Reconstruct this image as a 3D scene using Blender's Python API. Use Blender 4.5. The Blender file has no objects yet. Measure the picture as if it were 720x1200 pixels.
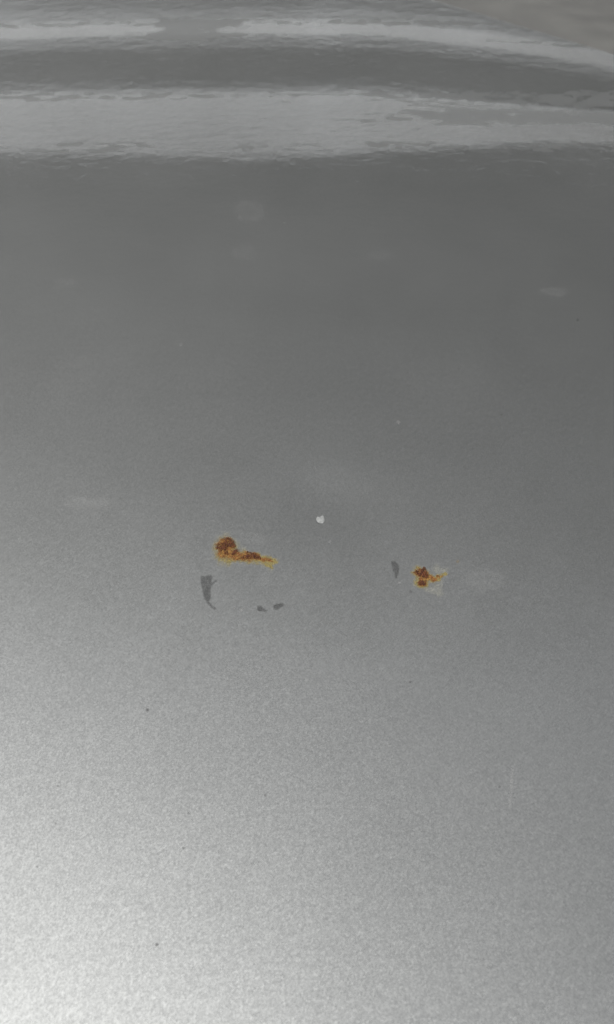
import bpy, bmesh, math, random
import numpy as np
from mathutils import Vector, noise as mnoise
random.seed(7)
rng = np.random.default_rng(11)
R = math.radians
sc = bpy.context.scene
COL = sc.collection

# ------------------------------------------------------------------ camera
BASE = 0.95                  # height of the panel above the ground
H = 0.20                     # camera height above the panel
PITCH = R(43.0)              # camera looks this far down
TV = 0.625                   # tan of half the vertical field of view
cam_d = bpy.data.cameras.new('camera')
cam = bpy.data.objects.new('camera', cam_d)
COL.objects.link(cam)
cam.location = (0, 0, BASE + H)
cam.rotation_euler = (math.pi/2 - PITCH, 0, 0)
cam_d.sensor_fit = 'VERTICAL'
cam_d.sensor_height = 36.0
cam_d.lens = 18.0/TV
cam_d.clip_start = 0.005
cam_d.clip_end = 5000
cam_d.dof.use_dof = True
cam_d.dof.focus_distance = 0.265
cam_d.dof.aperture_fstop = 22.0
sc.camera = cam

# ------------------------------------------------------------------ light
SUN = Vector((-0.42, -0.06, 1.10)).normalized()
elev = math.asin(SUN.z)
azim = math.atan2(SUN.x, SUN.y)          # clockwise from +Y
w = bpy.data.worlds.new('World'); sc.world = w
w.use_nodes = True
nt = w.node_tree
bg = nt.nodes['Background']
sky = nt.nodes.new('ShaderNodeTexSky')
sky.sky_type = 'NISHITA'; sky.sun_disc = False
sky.sun_elevation = elev; sky.sun_rotation = azim
sky.air_density = 1.0; sky.dust_density = 3.0; sky.ozone_density = 1.0
hs = nt.nodes.new('ShaderNodeHueSaturation')
hs.inputs['Saturation'].default_value = 0.18      # an overcast, nearly colourless sky
nt.links.new(sky.outputs[0], hs.inputs['Color'])
nt.links.new(hs.outputs[0], bg.inputs['Color'])
bg.inputs['Strength'].default_value = 0.071
sl = bpy.data.lights.new('sun', 'SUN')
sl.energy = 2.35; sl.angle = R(11); sl.color = (1.0, 0.995, 0.975)
so = bpy.data.objects.new('sun', sl); COL.objects.link(so)
so.rotation_euler = SUN.to_track_quat('Z', 'Y').to_euler()
so.location = SUN*5
sc.view_settings.view_transform = 'Standard'
sc.view_settings.look = 'None'
sc.view_settings.gamma = 1.0
sc.view_settings.use_curve_mapping = False
sc.view_settings.exposure = 1.8

# ------------------------------------------------------------------ helpers
def tag(o, label=None, cat=None, group=None, kind=None):
    if label: o['label'] = label
    if cat: o['category'] = cat
    if group: o['group'] = group
    if kind: o['kind'] = kind
    return o
def link(name, me, mat=None, parent=None):
    o = bpy.data.objects.new(name, me); COL.objects.link(o)
    if mat: me.materials.append(mat)
    if parent: o.parent = parent
    return o
def mat_new(name):
    m = bpy.data.materials.new(name); m.use_nodes = True
    return m, m.node_tree, m.node_tree.nodes['Principled BSDF']
def smooth(t):
    t = np.clip(t, 0, 1); return t*t*(3-2*t)

# ------------------------------------------------------------------ panel shape
# slope of the sheet along its length, feature lines included; row -> slope
def row_slope(r):
    s = 0.0
    def bump(r, a, b, c, d):       # 0 -> 1 -> 0 going up the picture, rows a > b > c > d
        return float(smooth((a-r)/(a-b)) * (1-smooth((c-r)/(c-d))))
    s += -0.126*bump(r, 190, 166, 116, 98)      # first feature line falls away
    s += 0.065*bump(r, 100, 84, 64, 50)         # valley side rises again
    s += -0.084*bump(r, 46, 36, 29, 19)         # second feature line
    s += 0.035*bump(r, 16, 4, -30, -45)
    s += -0.30*float(smooth((-40-r)/50.0)) if r < -40 else 0
    return s
def ang(r): return PITCH - math.atan((0.5 - r/1200.0)*2*TV)
ys, zs = [], []
y, z = H/math.tan(ang(1330)), 0.0
r = 1330.0
while r > 25 and y < 1.6:
    ys.append(y); zs.append(z)
    r2 = r - 1.0
    t2 = math.tan(ang(r2)); s = row_slope(r2)
    dy = (H - z - y*t2)/(t2 + s)
    y += dy; z += s*dy; r = r2
# beyond that go on in even steps: fall off the second line, then roll over to the front edge
rr = r
while y < 1.32:
    ys.append(y); zs.append(z)
    rr = 600 - 960*math.tan(PITCH - math.atan2(H - z, y))
    s = row_slope(max(rr, -60)); y += 0.003; z += s*0.003
ys = np.array(ys); zs = np.array(zs)
ys = np.concatenate([np.linspace(-0.45, ys[0]-0.01, 46), ys]); zs = np.concatenate([np.zeros(46), zs])
def prof(yv): return np.interp(yv, ys, zs)
def shift(xv):
    t = np.clip((xv-0.05)/0.225, 0, 1.6); return 0.094*t**1.5
def surf0(x, yv):
    """the sheet without its rolled edge"""
    x = np.asarray(x, float); yv = np.asarray(yv, float)
    wgt = smooth((yv - 0.715)/0.075)
    low = np.interp(x, [-.3, -.23, -.12, -.04, .03, .12, .17, .24], [.000, .004, -.006, -.014, -.004, .016, .026, .028])
    wl = smooth((yv-0.40)/0.12)*(1-smooth((yv-0.54)/0.20))
    zz = prof(yv + wgt*shift(x) - low*wl)
    zz = zz - 0.00040*np.exp(-(((x-0.008)/0.017)**2 + ((yv-0.222)/0.016)**2))     # a faint dent
    return zz - 0.035*x*x                                 # a slight crown across
def hit(px, py):
    up = (600-py)/960.0
    d = np.array([(px-360)/960.0, math.cos(PITCH)+up*math.sin(PITCH), -math.sin(PITCH)+up*math.cos(PITCH)])
    k = H/-d[2]
    for _ in range(60):
        p = d*k; k *= 1 - 0.6*(float(surf0(p[0], p[1])) - (H + p[2]))/H
    return d*k
edge_pts = [hit(*q) for q in ((760, 76), (720, 61), (680, 49), (640, 37), (600, 25), (560, 13), (515, 0))]
EX = np.array([-0.5, 0.0, 0.2, 0.45, 0.60] + [p[1] for p in edge_pts] + [edge_pts[-1][1]+.10, edge_pts[-1][1]+.2])
EE = np.array([0.56, 0.53, 0.50, 0.445, 0.40] + [p[0] for p in edge_pts] + [edge_pts[-1][0]-.09, edge_pts[-1][0]-.24])
def x_edge(yv): return np.interp(yv, EX, EE)
def surf(x, yv):
    zz = surf0(x, yv)
    e = x_edge(yv) - x
    rr_ = 0.010
    d = np.clip(rr_ - e, 0, rr_)
    return zz - (rr_ - np.sqrt(np.maximum(rr_*rr_ - d*d, 0)))
XL = -0.62
us = np.concatenate([np.linspace(0, 0.93, 270), 0.93 + 0.07*np.sin(np.linspace(0, 1, 28)[1:]*math.pi/2)])
yv = ys
nx = len(us)
V = []; F = []
for yy in yv:
    xe = float(x_edge(yy))
    xs = XL + us*(xe - XL)
    zz = surf(xs, np.full(nx, yy))
    for a, b in zip(xs, zz): V.append((a, yy, BASE + b))
    zl = BASE + zz[-1]
    V.append((xe, yy, zl-0.016)); V.append((xe-0.018, yy, zl-0.018))   # flange and hem
n2 = nx + 2
for j in range(len(yv)-1):
    for i in range(n2-1):
        a = j*n2+i
        F.append((a, a+1, a+1+n2, a+n2))
me = bpy.data.meshes.new('car_panel'); me.from_pydata(V, [], F)
me.polygons.foreach_set('use_smooth', [True]*len(me.polygons)); me.update()

# ------------------------------------------------------------------ paint
pm, t, b = mat_new('silver_metallic_paint')
N = t.nodes.new; L = t.links.new
tc = N('ShaderNodeTexCoord')
def noise_n(scale, detail, rough, vec=None, mapping=None):
    n = N('ShaderNodeTexNoise'); n.inputs['Scale'].default_value = scale
    n.inputs['Detail'].default_value = detail; n.inputs['Roughness'].default_value = rough
    if mapping:
        mp = N('ShaderNodeMapping'); mp.inputs['Scale'].default_value = mapping
        L(tc.outputs['Object'], mp.inputs['Vector']); L(mp.outputs[0], n.inputs['Vector'])
    else: L(tc.outputs['Object'], n.inputs['Vector'])
    return n
def ramp(src, pts):
    r_ = N('ShaderNodeValToRGB'); el = r_.color_ramp.elements
    while len(el) < len(pts): el.new(0.5)
    for e, (p, c) in zip(el, pts):
        e.position = p; e.color = (c[0], c[1], c[2], 1) if hasattr(c, '__len__') else (c, c, c, 1)
    L(src, r_.inputs[0]); return r_
def math_n(op, a, b_):
    m_ = N('ShaderNodeMath'); m_.operation = op
    for i, v in enumerate((a, b_)):
        if isinstance(v, (int, float)): m_.inputs[i].default_value = v
        else: L(v, m_.inputs[i])
    return m_.outputs[0]
# metal flakes: each cell lies at its own small tilt
vor = N('ShaderNodeTexVoronoi'); vor.inputs['Scale'].default_value = 2900
L(tc.outputs['Object'], vor.inputs['Vector'])
vor2 = N('ShaderNodeTexVoronoi'); vor2.inputs['Scale'].default_value = 1600
L(tc.outputs['Object'], vor2.inputs['Vector'])
def tilt(vcol, amt):
    s = N('ShaderNodeVectorMath'); s.operation = 'SUBTRACT'; L(vcol, s.inputs[0]); s.inputs[1].default_value = (.5, .5, .5)
    m_ = N('ShaderNodeVectorMath'); m_.operation = 'SCALE'; L(s.outputs[0], m_.inputs[0]); m_.inputs['Scale'].default_value = amt
    return m_.outputs[0]
geo = N('ShaderNodeNewGeometry')
ad = N('ShaderNodeVectorMath'); ad.operation = 'ADD'; L(tilt(vor.outputs['Color'], 0.082), ad.inputs[0]); L(tilt(vor2.outputs['Color'], 0.035), ad.inputs[1])
ad2 = N('ShaderNodeVectorMath'); ad2.operation = 'ADD'; L(geo.outputs['Normal'], ad2.inputs[0]); L(ad.outputs[0], ad2.inputs[1])
nn = N('ShaderNodeVectorMath'); nn.operation = 'NORMALIZE'; L(ad2.outputs[0], nn.inputs[0])
L(nn.outputs[0], b.inputs['Normal'])
mott = noise_n(9.0, 5, 0.6)
colr = ramp(mott.outputs['Fac'], [(0.3, (0.0982, 0.1000, 0.0984)), (0.7, (0.1122, 0.1140, 0.1124))])
L(colr.outputs[0], b.inputs['Base Color'])
b.inputs['Metallic'].default_value = 0.9
b.inputs['Roughness'].default_value = 0.53
# clear coat: orange peel, slow waves and a film of dust dried in flecks
rip = noise_n(1.0, 5, 0.66, mapping=(60, 66, 66))
sep = N('ShaderNodeSeparateXYZ'); L(tc.outputs['Object'], sep.inputs[0])
mrw = N('ShaderNodeMapRange'); mrw.interpolation_type = 'SMOOTHSTEP'; L(sep.outputs['Y'], mrw.inputs['Value'])
for q_, v_ in (('From Min', .40), ('From Max', .56), ('To Min', .15), ('To Max', 1.0)): mrw.inputs[q_].default_value = v_      # the coat is wavier by the creases
peel = noise_n(420, 2, 0.5)
mrx = N('ShaderNodeMapRange'); mrx.interpolation_type = 'SMOOTHSTEP'; L(sep.outputs['X'], mrx.inputs['Value'])
for q_, v_ in (('From Min', -.05), ('From Max', .20), ('To Min', 1.0), ('To Max', 1.0)): mrx.inputs[q_].default_value = v_
hgt = math_n('ADD', math_n('MULTIPLY', math_n('MULTIPLY', rip.outputs['Fac'], mrx.outputs[0]), mrw.outputs[0]), math_n('MULTIPLY', peel.outputs['Fac'], 0.012))
bp = N('ShaderNodeBump'); bp.inputs['Strength'].default_value = 1.0; bp.inputs['Distance'].default_value = 0.0010
L(hgt, bp.inputs['Height']); L(bp.outputs[0], b.inputs['Coat Normal'])
b.inputs['Coat Weight'].default_value = 1.0
b.inputs['Coat IOR'].default_value = 1.5
# the coat is etched dull in flecks, most along the creases
dn = noise_n(1.0, 8, 0.66, mapping=(38, 52, 52)); dn2 = noise_n(1.0, 2, 0.5, mapping=(7, 9, 9))
def bell(src, c, wd, p=2):
    return math_n('POWER', 2.718, math_n('MULTIPLY', math_n('POWER', math_n('ABSOLUTE', math_n('DIVIDE', math_n('SUBTRACT', src, c), wd), 0), p), -1))
Y = sep.outputs['Y']; X = sep.outputs['X']
xr = N('ShaderNodeMapRange'); xr.interpolation_type = 'SMOOTHSTEP'; L(X, xr.inputs['Value'])
for q_, v_ in (('From Min', -.02), ('From Max', .12), ('To Min', 0), ('To Max', 1)): xr.inputs[q_].default_value = v_
wear = math_n('ADD', math_n('MULTIPLY', bell(Y, .588, .024), .235), math_n('MULTIPLY', bell(Y, .790, .034), .255))
wear = math_n('ADD', wear, math_n('MULTIPLY', math_n('MULTIPLY', bell(Y, .70, .05), xr.outputs[0]), .26))
wear = math_n('ADD', wear, math_n('MULTIPLY', bell(Y, .69, .06), .085))
wear = math_n('ADD', wear, math_n('MULTIPLY', math_n('MULTIPLY', bell(Y, 1.02, .06), bell(X, -.125, .045)), .37))
wear = math_n('ADD', wear, math_n('MULTIPLY', bell(Y, 1.075, .03), .235))
wear = math_n('ADD', wear, math_n('MULTIPLY', bell(Y, .985, .02), .2))
wear = math_n('MULTIPLY', wear, 1.12); wear = math_n('SUBTRACT', wear, .03)
val = math_n('ADD', math_n('ADD', dn.outputs['Fac'], math_n('MULTIPLY', math_n('SUBTRACT', dn2.outputs['Fac'], .5), .25)), wear)
dull = N('ShaderNodeMapRange'); dull.interpolation_type = 'SMOOTHSTEP'; L(val, dull.inputs['Value'])
for q_, v_ in (('From Min', .68), ('From Max', .79), ('To Min', .045), ('To Max', .42)): dull.inputs[q_].default_value = v_
L(dull.outputs[0], b.inputs['Coat Roughness'])
panel = link('car_panel', me, pm)
panel.location = (0, 0, 0)
tag(panel, 'silver metallic car body panel with two rust patches, grey chips and pale streaked gloss', 'car panel')
sol = panel.modifiers.new('thickness', 'SOLIDIFY'); sol.thickness = 0.0009; sol.offset = -1

# ------------------------------------------------------------------ pixel of the photograph -> point on the panel
def at(px, py):
    v = np.array([(px-360)/960.0, 0, 0]); up = (600-py)/960.0
    d = np.array([v[0], math.cos(PITCH)+up*math.sin(PITCH), -math.sin(PITCH)+up*math.cos(PITCH)])
    k = H/-d[2]
    for _ in range(25):
        p = d*k; g = float(surf(p[0], p[1])) - (H + p[2]); k *= 1 - g/(H)*0.9 if abs(g) > 1e-9 else 1
    return (d[0]*k, d[1]*k, BASE + float(surf(d[0]*k, d[1]*k)))
def vnoise(px, py, s, o=0):
    out = np.zeros(px.shape)
    for idx in np.ndindex(px.shape):
        out[idx] = mnoise.fractal((px[idx]*s+o, py[idx]*s-o, o*1.7), 0.7, 2.1, 4)
    return out
def capsule(px, py, x1, y1, x2, y2, ra, rb=None):
    rb = ra if rb is None else rb
    dx, dy = x2-x1, y2-y1; l2 = dx*dx+dy*dy
    t_ = np.clip(((px-x1)*dx+(py-y1)*dy)/l2, 0, 1) if l2 > 0 else np.zeros(px.shape)
    d = np.hypot(px-(x1+t_*dx), py-(y1+t_*dy))
    return d/(ra+(rb-ra)*t_)           # 1 at the rim
def poly_sd(px, py, pts):
    d = np.full(px.shape, 1e9); ins = np.zeros(px.shape, bool)
    n = len(pts)
    for i in range(n):
        x1, y1 = pts[i]; x2, y2 = pts[(i+1) % n]
        d = np.minimum(d, capsule(px, py, x1, y1, x2, y2, 1.0))
        c = ((y1 > py) != (y2 > py)) & (px < (x2-x1)*(py-y1)/((y2-y1) or 1e-9)+x1)
        ins ^= c
    return np.where(ins, d, -d)
# material for whatever lies in or on the paint: its own colour, thinning out to nothing at the rim
def film_mat(name, rough, spec, grain, bump):
    m, t_, b_ = mat_new(name)
    at_ = t_.nodes.new('ShaderNodeVertexColor'); at_.layer_name = 'col'
    tcx = t_.nodes.new('ShaderNodeTexCoord')
    nz = t_.nodes.new('ShaderNodeTexNoise'); nz.inputs['Scale'].default_value = 2200; nz.inputs['Detail'].default_value = 4
    t_.links.new(tcx.outputs['Object'], nz.inputs['Vector'])
    mr = t_.nodes.new('ShaderNodeMapRange'); mr.inputs['From Min'].default_value = 0.3; mr.inputs['From Max'].default_value = 0.7
    mr.inputs['To Min'].default_value = 1-grain; mr.inputs['To Max'].default_value = 1+grain
    t_.links.new(nz.outputs['Fac'], mr.inputs['Value'])
    mx = t_.nodes.new('ShaderNodeVectorMath'); mx.operation = 'SCALE'
    t_.links.new(at_.outputs['Color'], mx.inputs[0]); t_.links.new(mr.outputs[0], mx.inputs['Scale'])
    t_.links.new(mx.outputs[0], b_.inputs['Base Color'])
    t_.links.new(at_.outputs['Alpha'], b_.inputs['Alpha'])
    b_.inputs['Roughness'].default_value = rough
    b_.inputs['Specular IOR Level'].default_value = spec
    bb = t_.nodes.new('ShaderNodeBump'); bb.inputs['Strength'].default_value = bump; bb.inputs['Distance'].default_value = 0.0003
    t_.links.new(nz.outputs['Fac'], bb.inputs['Height']); t_.links.new(bb.outputs[0], b_.inputs['Normal'])
    return m
M_rust = film_mat('rust', 0.85, 0.2, 0.35, 0.8)
M_chip = film_mat('grey_primer', 0.7, 0.3, 0.12, 0.3)
M_mark = film_mat('dried_mark', 0.8, 0.2, 0.10, 0.2)
def film(name, mat, box, fn, step, parent=panel, lift=0.00005, lab=None):
    """a thin crust over the panel; fn(px, py) -> rgb (n,3), alpha, height in metres"""
    x0, y0, x1, y1 = box
    nx_ = max(3, int((x1-x0)/step)+1); ny_ = max(3, int((y1-y0)/step)+1)
    PX, PY = np.meshgrid(np.linspace(x0, x1, nx_), np.linspace(y0, y1, ny_))
    rgb, al, hh = fn(PX, PY)
    al = np.clip(al, 0, 1)
    keep = al > 0.012
    c = at((x0+x1)/2, (y0+y1)/2)
    idx = -np.ones(PX.shape, int); vs = []; cols = []
    need = np.zeros(PX.shape, bool); fs = []
    for j in range(ny_-1):
        for i in range(nx_-1):
            if keep[j, i] or keep[j+1, i] or keep[j, i+1] or keep[j+1, i+1]:
                q = []
                for (jj, ii) in ((j+1, i), (j+1, i+1), (j, i+1), (j, i)):
                    if idx[jj, ii] < 0:
                        idx[jj, ii] = len(vs)
                        p = at(PX[jj, ii], PY[jj, ii])
                        vs.append((p[0]-c[0], p[1]-c[1], p[2]-c[2]+lift+hh[jj, ii]))
                        cols.append((*rgb[jj, ii], al[jj, ii]))
                    q.append(int(idx[jj, ii]))
                fs.append(q)
    m = bpy.data.meshes.new(name); m.from_pydata(vs, [], fs)
    ca = m.color_attributes.new('col', 'FLOAT_COLOR', 'POINT')
    ca.data.foreach_set('color', np.array(cols, np.float32).ravel())
    m.polygons.foreach_set('use_smooth', [True]*len(m.polygons)); m.update()
    o = link(name, m, mat, parent)
    pc = Vector(c)
    if parent is not None and parent is not panel: pc = pc - Vector(parent.location)
    o.location = pc
    if lab: o['label'] = lab
    return o
def soft(d, w_):         # 1 inside the rim, fading over w_
    return smooth((1 + w_/2 - d)/w_)
def mixc(rgb, c, a): return rgb*(1-a[..., None]) + np.array(c)*a[..., None]

DARK = (0.022, 0.006, 0.0024); RED = (0.050, 0.0145, 0.0035); ORG = (0.105, 0.049, 0.009); YEL = (0.112, 0.088, 0.026); PALE = (0.155, 0.152, 0.128)
def z1(x, y): return 240 + x/7.2, 620 + y/7.2
def z2(x, y): return 470 + x/10.286, 645 + y/10.286
def caps(PX, PY, zf, sc_, lst):
    d = np.full(PX.shape, 99.0)
    for (x1, y1, x2, y2, *rr_) in lst:
        a, b_ = zf(x1, y1); c, e = zf(x2, y2)
        d = np.minimum(d, capsule(PX, PY, a, b_, c, e, *[q/sc_ for q in rr_]))
    return d
def rust_layers(PX, PY, zf, sc_, stain, orange, crust, pale, seed, crust_only=False):
    n1 = vnoise(PX, PY, 0.16, seed); n2_ = vnoise(PX, PY, 0.45, seed+5); n3 = vnoise(PX, PY, 0.9, seed+9)
    wx = PX + n1*3.0 + n2_*1.4; wy = PY + vnoise(PX, PY, 0.2, seed+20)*2.4 + n3*0.7
    aS = soft(caps(wx, wy, zf, sc_, stain), 0.9)*(0.80 + 0.35*n2_)
    aO = soft(caps(wx, wy, zf, sc_, orange), 0.85)*np.clip(0.93 + 0.35*n3, 0, 1)
    aC = np.clip(soft(caps(wx, wy, zf, sc_, crust), 1.1)*(0.98 + 1.35*n3 + .6*n1), 0, 1)
    aP = soft(caps(wx, wy, zf, sc_, pale), 1.0)*np.clip(0.5 + 0.5*n2_, 0, 1)
    return aS, aO, aC, aP, n2_, n3
def rust(box, zf, sc_, stain, orange, crust, pale, seed, step, lab):
    def f_stain(PX, PY):
        aS, aO, aC, aP, n2_, n3 = rust_layers(PX, PY, zf, sc_, stain, orange, crust, pale, seed)
        rgb = np.zeros(PX.shape+(3,)) + np.array(PALE)
        rgb = mixc(rgb, YEL, np.clip(aS*1.6, 0, 1)); rgb = mixc(rgb, ORG, aO)
        rgb = mixc(rgb, RED, np.clip(aO*(0.35+1.5*n3+.8*n2_), 0, 1))
        al = np.maximum.reduce([aS*0.78, aO*0.96, aP*0.45])
        return rgb, al, aO*(0.00010 + 0.00008*n2_)
    st = film('rust_patch', M_rust, box, f_stain, step, lab=lab)
    def f_crust(PX, PY):
        aS, aO, aC, aP, n2_, n3 = rust_layers(PX, PY, zf, sc_, stain, orange, crust, pale, seed)
        rgb = np.zeros(PX.shape+(3,)) + np.array(RED)
        rgb = mixc(rgb, DARK, np.clip(aC*(0.75 + 1.2*n2_), 0, 1))
        return rgb, aC*0.95, aC*(0.00028 + 0.0003*np.abs(n3))
    film('rust_crust', M_rust, box, f_crust, step, parent=st, lift=0.00016)
    return st
rust((238, 612, 344, 680), z1, 7.2,
     stain=[(180, 160, 185, 200, 98), (200, 225, 440, 245, 52, 46), (440, 245, 590, 275, 44, 26), (530, 295, 560, 320, 24)],
     orange=[(150, 130, 160, 200, 48), (195, 110, 205, 150, 46), (190, 190, 300, 235, 52, 34), (300, 232, 410, 240, 34), (410, 225, 475, 250, 36, 16), (475, 255, 570, 270, 15, 8)],
     crust=[(130, 150, 160, 170, 26), (190, 105, 225, 130, 30), (175, 150, 200, 120, 22), (170, 200, 180, 210, 18), (240, 215, 275, 190, 14), (300, 245, 380, 243, 14), (385, 215, 420, 235, 24), (420, 235, 468, 250, 18, 9)],
     pale=[(165, 55, 200, 65, 30), (240, 268, 320, 272, 16), (520, 300, 560, 335, 26), (300, 170, 340, 180, 22)],
     seed=3.1, step=0.62, lab='long rust patch with a round head and a yellow tail')
rust((478, 648, 538, 708), z2, 10.286,
     stain=[(215, 265, 290, 320, 75, 70), (215, 385, 280, 400, 62), (300, 330, 430, 345, 60, 40), (430, 330, 530, 285, 34, 18)],
     orange=[(215, 265, 300, 310, 48), (230, 385, 285, 405, 38, 32), (250, 340, 330, 345, 30), (330, 330, 420, 352, 36, 22), (420, 345, 485, 305, 16, 9)],
     crust=[(215, 262, 250, 275, 32), (255, 290, 300, 312, 34, 24), (275, 235, 285, 270, 14), (222, 382, 280, 404, 24, 20)],
     pale=[(430, 430, 450, 500, 48), (300, 470, 340, 490, 26), (380, 470, 430, 520, 30), (420, 230, 520, 250, 50), (470, 380, 490, 420, 22)],
     seed=8.4, step=0.5, lab='small rust patch with two dark crusts')

# bare grey chips where the clear coat has gone
def chip(pts, rgb, a=0.9, w_=2.2, lab=None, name='paint_chip', mat=M_chip, step=0.8, mott=0.4, seed=1.0, lift=0.00004):
    xs = [p[0] for p in pts]; y_ = [p[1] for p in pts]
    def fn(PX, PY):
        sd = poly_sd(PX + vnoise(PX, PY, .5, seed)*.5, PY, pts)
        al = smooth((sd + w_/2)/w_)*a*(1-mott+mott*2*np.clip(.5+1.4*vnoise(PX, PY, .3, seed+3), 0, 1)*.6)
        return np.zeros(PX.shape+(3,))+np.array(rgb), al, np.zeros(PX.shape)
    return film(name, mat, (min(xs)-2, min(y_)-2, max(xs)+2, max(y_)+2), fn, step, lab=lab, lift=lift)
def zz_(ox, oy, s, pts): return [(ox+x/s, oy+y/s) for x, y in pts]
GREY = (0.026, 0.0265, 0.026)
chip(zz_(225, 660, 6, [(66, 88), (90, 94), (112, 86), (137, 84), (146, 104), (135, 136), (150, 134), (170, 120), (175, 124), (148, 152), (133, 172), (133, 205), (129, 250), (119, 268), (140, 294), (168, 317), (160, 326), (134, 306), (108, 280), (89, 245), (77, 200), (68, 150), (62, 115)]), GREY, .58, seed=1.3, lab='grey crescent chip')
chip(zz_(225, 660, 6, [(460, 303), (482, 299), (502, 317), (529, 335), (525, 343), (500, 336), (480, 339), (462, 330)]), GREY, .65, seed=2.3)
chip(zz_(225, 660, 6, [(571, 301), (600, 287), (638, 281), (652, 294), (625, 311), (600, 326), (580, 324)]), GREY, .7, seed=3.3)
chip(zz_(450, 650, 24, [(215, 190), (300, 175), (368, 240), (425, 330), (412, 515), (382, 565), (365, 665), (332, 665), (308, 560), (265, 430), (222, 310)]), GREY, .62, seed=4.3, lab='narrow upright grey chip')
# small pits
def pit(px, py, ra, a=.85, rgb=(0.03, 0.03, 0.03)):
    def fn(PX, PY):
        d = np.hypot(PX-px, PY-py)/ra
        return np.zeros(PX.shape+(3,))+np.array(rgb), soft(d, .9)*a, np.zeros(PX.shape)
    a *= .55
    film('pit', M_chip, (px-ra*1.7, py-ra*1.7, px+ra*1.7, py+ra*1.7), fn, ra*.35)
for p in ((173, 832, 1.7), (184, 1107, 1.9), (481, 799, 1.4, .7), (677, 375, 1.6), (311, 932, 1.3, .6), (215, 994, 1.5, .6), (586, 922, 1.4, .45),
          (481.5, 693.5, 1.8, .55), (65, 965, 1.2, .5), (68, 921, 1.4, .45), (44, 1016, 1.2, .45), (588, 486, 1.3, .5), (221, 953, 1.1, .5), (536.5, 658, 1.7, .5, (.09, .06, .02)), (511.5, 685, 1.4, .45)): pit(*p)
# dried water marks, a dull scratch, pale flecks
LIGHT = (0.13, 0.132, 0.129)
def ring(px, py, rx, ry, a, hollow=.5, seed=1.0):
    def fn(PX, PY):
        d = np.hypot((PX-px)/rx, (PY-py)/ry) + vnoise(PX, PY, .12, seed)*.35
        al = soft(d, .45)*(1-hollow*soft(d/.65, .6))*a*np.clip(.7+.7*vnoise(PX, PY, .3, seed+4), .1, 1.3)
        return np.zeros(PX.shape+(3,))+np.array(LIGHT), al, np.zeros(PX.shape)
    film('water_mark', M_mark, (px-rx*1.6, py-ry*1.6, px+rx*1.6, py+ry*1.6), fn, max(.8, rx/14))
for i, q in enumerate(((293, 248, 16, 12, .11), (286, 296, 13, 7, .10), (651, 342, 16, 5, .12), (104, 590, 27, 7, .32), (10, 668, 20, 7, .28), (568, 680, 26, 12, .20), (78, 330, 12, 4, .10), (300, 632, 16, 7, .2), (92, 425, 18, 6, .06), (450, 300, 20, 6, .06), (287, 625, 14, 4, .12), (310, 683, 7, 6, .25))):
    ring(*q, hollow=.5 if i < 2 else .1, seed=2.0+i)
chip([(599, 899), (602, 901), (601, 925), (599, 946), (596, 946), (597.5, 925)], (.17, .17, .167), .20, 2.0, name='scratch', mat=M_mark, seed=6.1)
def fleck(px, py, ra, a=.7):
    def fn(PX, PY):
        d = np.hypot((PX-px), (PY-py))/ra
        return np.zeros(PX.shape+(3,))+np.array((.12, .12, .118)), soft(d, .9)*a, np.zeros(PX.shape)
    film('fleck', M_mark, (px-ra*1.7, py-ra*1.7, px+ra*1.7, py+ra*1.7), fn, ra*.35)
for p in ((467, 495, 2.0, .36), (212, 404, 1.7, .28), (283, 715, 1.8, .6), (275, 713, 1.4, .4), (387, 635, 1.4, .4), (373, 630, 1.2, .3), (468, 683, 1.6, .5)): fleck(*p)

# ------------------------------------------------------------------ a white crumb lying on the paint
cm, t2, b2 = mat_new('white_crumb')
b2.inputs['Base Color'].default_value = (0.62, 0.63, 0.61, 1); b2.inputs['Roughness'].default_value = 0.7
nz = t2.nodes.new('ShaderNodeTexNoise'); nz.inputs['Scale'].default_value = 900; nz.inputs['Detail'].default_value = 5
cr = t2.nodes.new('ShaderNodeValToRGB'); cr.color_ramp.elements[0].color = (.074, .076, .074, 1); cr.color_ramp.elements[1].color = (.110, .112, .109, 1)
tcc = t2.nodes.new('ShaderNodeTexCoord'); t2.links.new(tcc.outputs['Object'], nz.inputs['Vector'])
t2.links.new(nz.outputs['Fac'], cr.inputs[0]); t2.links.new(cr.outputs[0], b2.inputs['Base Color'])
c0 = at(376.5, 609); pxm = math.dist(c0, at(377.5, 609))
bm = bmesh.new(); bmesh.ops.create_icosphere(bm, subdivisions=4, radius=1.0)
for v in bm.verts:
    th = math.atan2(v.co.y, v.co.x)
    k = 1 + 0.26*mnoise.noise(v.co*1.3) + 0.08*mnoise.noise(v.co*4)
    k -= 0.48*math.exp(-((th-1.85)/0.4)**2)*math.hypot(v.co.x, v.co.y)      # a notch on its far side
    v.co = Vector((v.co.x*k*5.4*pxm, v.co.y*k*6.4*pxm, max(v.co.z, -0.1)*k*1.6*pxm))
mc = bpy.data.meshes.new('crumb'); bm.to_mesh(mc); bm.free()
mc.polygons.foreach_set('use_smooth', [True]*len(mc.polygons))
cb = link('crumb', mc, cm); cb.location = (c0[0], c0[1], c0[2]+0.0001)
tag(cb, 'small white notched crumb on the grey paint above the two rust patches', 'crumb')

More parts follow.
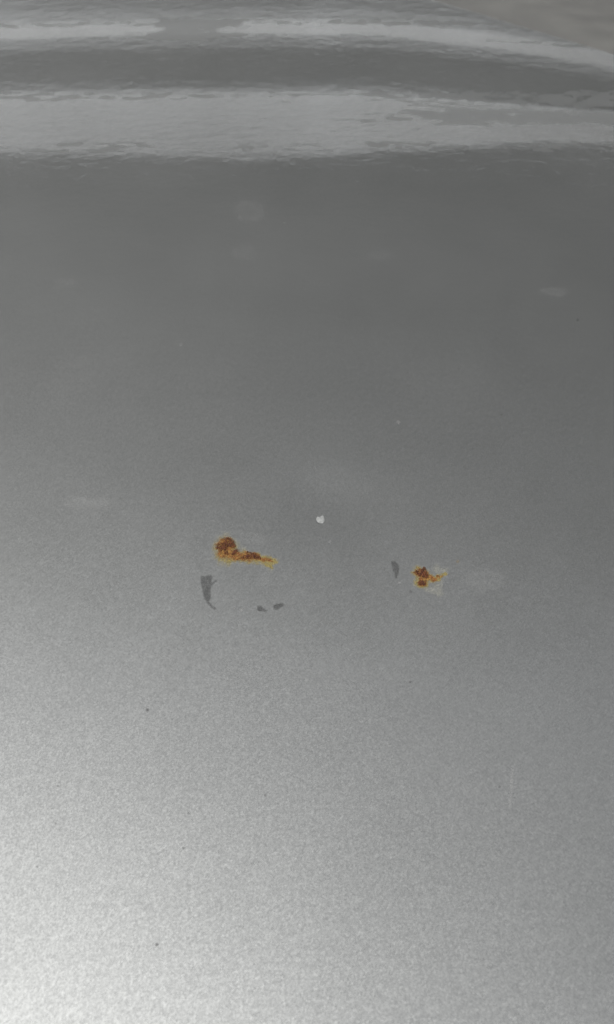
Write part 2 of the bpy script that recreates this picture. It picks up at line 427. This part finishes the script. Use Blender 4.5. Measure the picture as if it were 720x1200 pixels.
# ------------------------------------------------------------------ ground
gm, t3, b3 = mat_new('asphalt')
n1 = t3.nodes.new('ShaderNodeTexNoise'); n1.inputs['Scale'].default_value = 3.0; n1.inputs['Detail'].default_value = 8
n2g = t3.nodes.new('ShaderNodeTexNoise'); n2g.inputs['Scale'].default_value = 160; n2g.inputs['Detail'].default_value = 3
tg = t3.nodes.new('ShaderNodeTexCoord')
for q in (n1, n2g): t3.links.new(tg.outputs['Object'], q.inputs['Vector'])
r1 = t3.nodes.new('ShaderNodeValToRGB'); r1.color_ramp.elements[0].position = .35; r1.color_ramp.elements[1].position = .65
r1.color_ramp.elements[0].color = (.0225, .022, .020, 1); r1.color_ramp.elements[1].color = (.036, .0352, .032, 1)
t3.links.new(n1.outputs['Fac'], r1.inputs[0])
mg = t3.nodes.new('ShaderNodeMix'); mg.data_type = 'RGBA'; mg.blend_type = 'MULTIPLY'; mg.inputs[0].default_value = .5
t3.links.new(r1.outputs[0], mg.inputs[6]); t3.links.new(n2g.outputs['Color'], mg.inputs[7]); 
rg = t3.nodes.new('ShaderNodeValToRGB'); rg.color_ramp.elements[0].color = (.7, .7, .7, 1); rg.color_ramp.elements[1].color = (1.3, 1.3, 1.3, 1)
t3.links.new(n2g.outputs['Fac'], rg.inputs[0]); t3.links.new(rg.outputs[0], mg.inputs[7])
t3.links.new(mg.outputs[2], b3.inputs['Base Color']); b3.inputs['Roughness'].default_value = 0.9
bg_ = t3.nodes.new('ShaderNodeBump'); bg_.inputs['Distance'].default_value = .004; t3.links.new(n2g.outputs['Fac'], bg_.inputs['Height']); t3.links.new(bg_.outputs[0], b3.inputs['Normal'])
gme = bpy.data.meshes.new('ground'); S = 2000
gme.from_pydata([(-S, -S, 0), (S, -S, 0), (S, S, 0), (-S, S, 0)], [], [(0, 1, 2, 3)])
tag(link('ground', gme, gm), 'dull brownish grey paved ground beyond the panel', None, None, 'structure')


# ------------------------------------------------------------------ unseen tree row, added to darken the coat's reflection; sky gap under its crowns
fm, t4, b4 = mat_new('added_foliage')
n4 = t4.nodes.new('ShaderNodeTexNoise'); n4.inputs['Scale'].default_value = 0.8; n4.inputs['Detail'].default_value = 5
t4c = t4.nodes.new('ShaderNodeTexCoord'); t4.links.new(t4c.outputs['Object'], n4.inputs['Vector'])
r4 = t4.nodes.new('ShaderNodeValToRGB'); r4.color_ramp.elements[0].color = (.040, .046, .032, 1); r4.color_ramp.elements[1].color = (.066, .074, .052, 1)
t4.links.new(n4.outputs['Fac'], r4.inputs[0]); t4.links.new(r4.outputs[0], b4.inputs['Base Color']); b4.inputs['Roughness'].default_value = .8
NL = 118000
tx = rng.uniform(-30, 30, NL); ty = rng.uniform(13.2, 17.5, NL)
lo = 3.25 + 0.2*np.sin(tx*0.9) + 0.15*np.sin(tx*2.3+1) + 0.12*np.sin(tx*5.1+.4) + 0.12*(ty-15)
hi = 11.0 + 0.5*np.sin(tx*0.7+2)
tz = lo + (hi-lo)*rng.uniform(0, 1, NL)
NT = 72000                                               # the tops thin out gradually
tz[:NT] = 10.0 + 10.5*(1 - np.sqrt(rng.uniform(0, 1, NT)))
lsz = np.where(tz < 3.6, .6, 1.0); lsz[:NT] = .45
C3 = np.stack([tx, ty, tz], 1)
u = rng.normal(size=(NL, 3)); u /= np.linalg.norm(u, axis=1)[:, None]
v = np.cross(u, rng.normal(size=(NL, 3))); v /= np.linalg.norm(v, axis=1)[:, None]
sz = (rng.uniform(.22, .36, NL)*lsz)[:, None]
vs = np.stack([C3-u*sz*1.3, C3+v*sz*.6, C3+u*sz*1.3, C3-v*sz*.6], 1).reshape(-1, 3).tolist()
fs = np.arange(4*NL).reshape(-1, 4).tolist()
for x in (-27, -21, -15.5, -10, 9.5, 15, 21.5, 27):     # trunks
    y_ = 15 + rng.uniform(-1, 1); k = len(vs)
    for z_, rr2 in ((0, .22), (1.2, .16), (6, .09)):
        for q in range(8): vs.append((x+rr2*math.cos(q*math.pi/4), y_+rr2*math.sin(q*math.pi/4), z_))
    for lv in range(2):
        for q in range(8): fs.append((k+lv*8+q, k+lv*8+(q+1) % 8, k+lv*8+8+(q+1) % 8, k+lv*8+8+q))
tm = bpy.data.meshes.new('trees'); tm.from_pydata(vs, [], fs)
tag(link('added_treeline', tm, fm), 'added unseen belt of dark trees mirrored in the gloss of the panel', None, None, 'stuff')
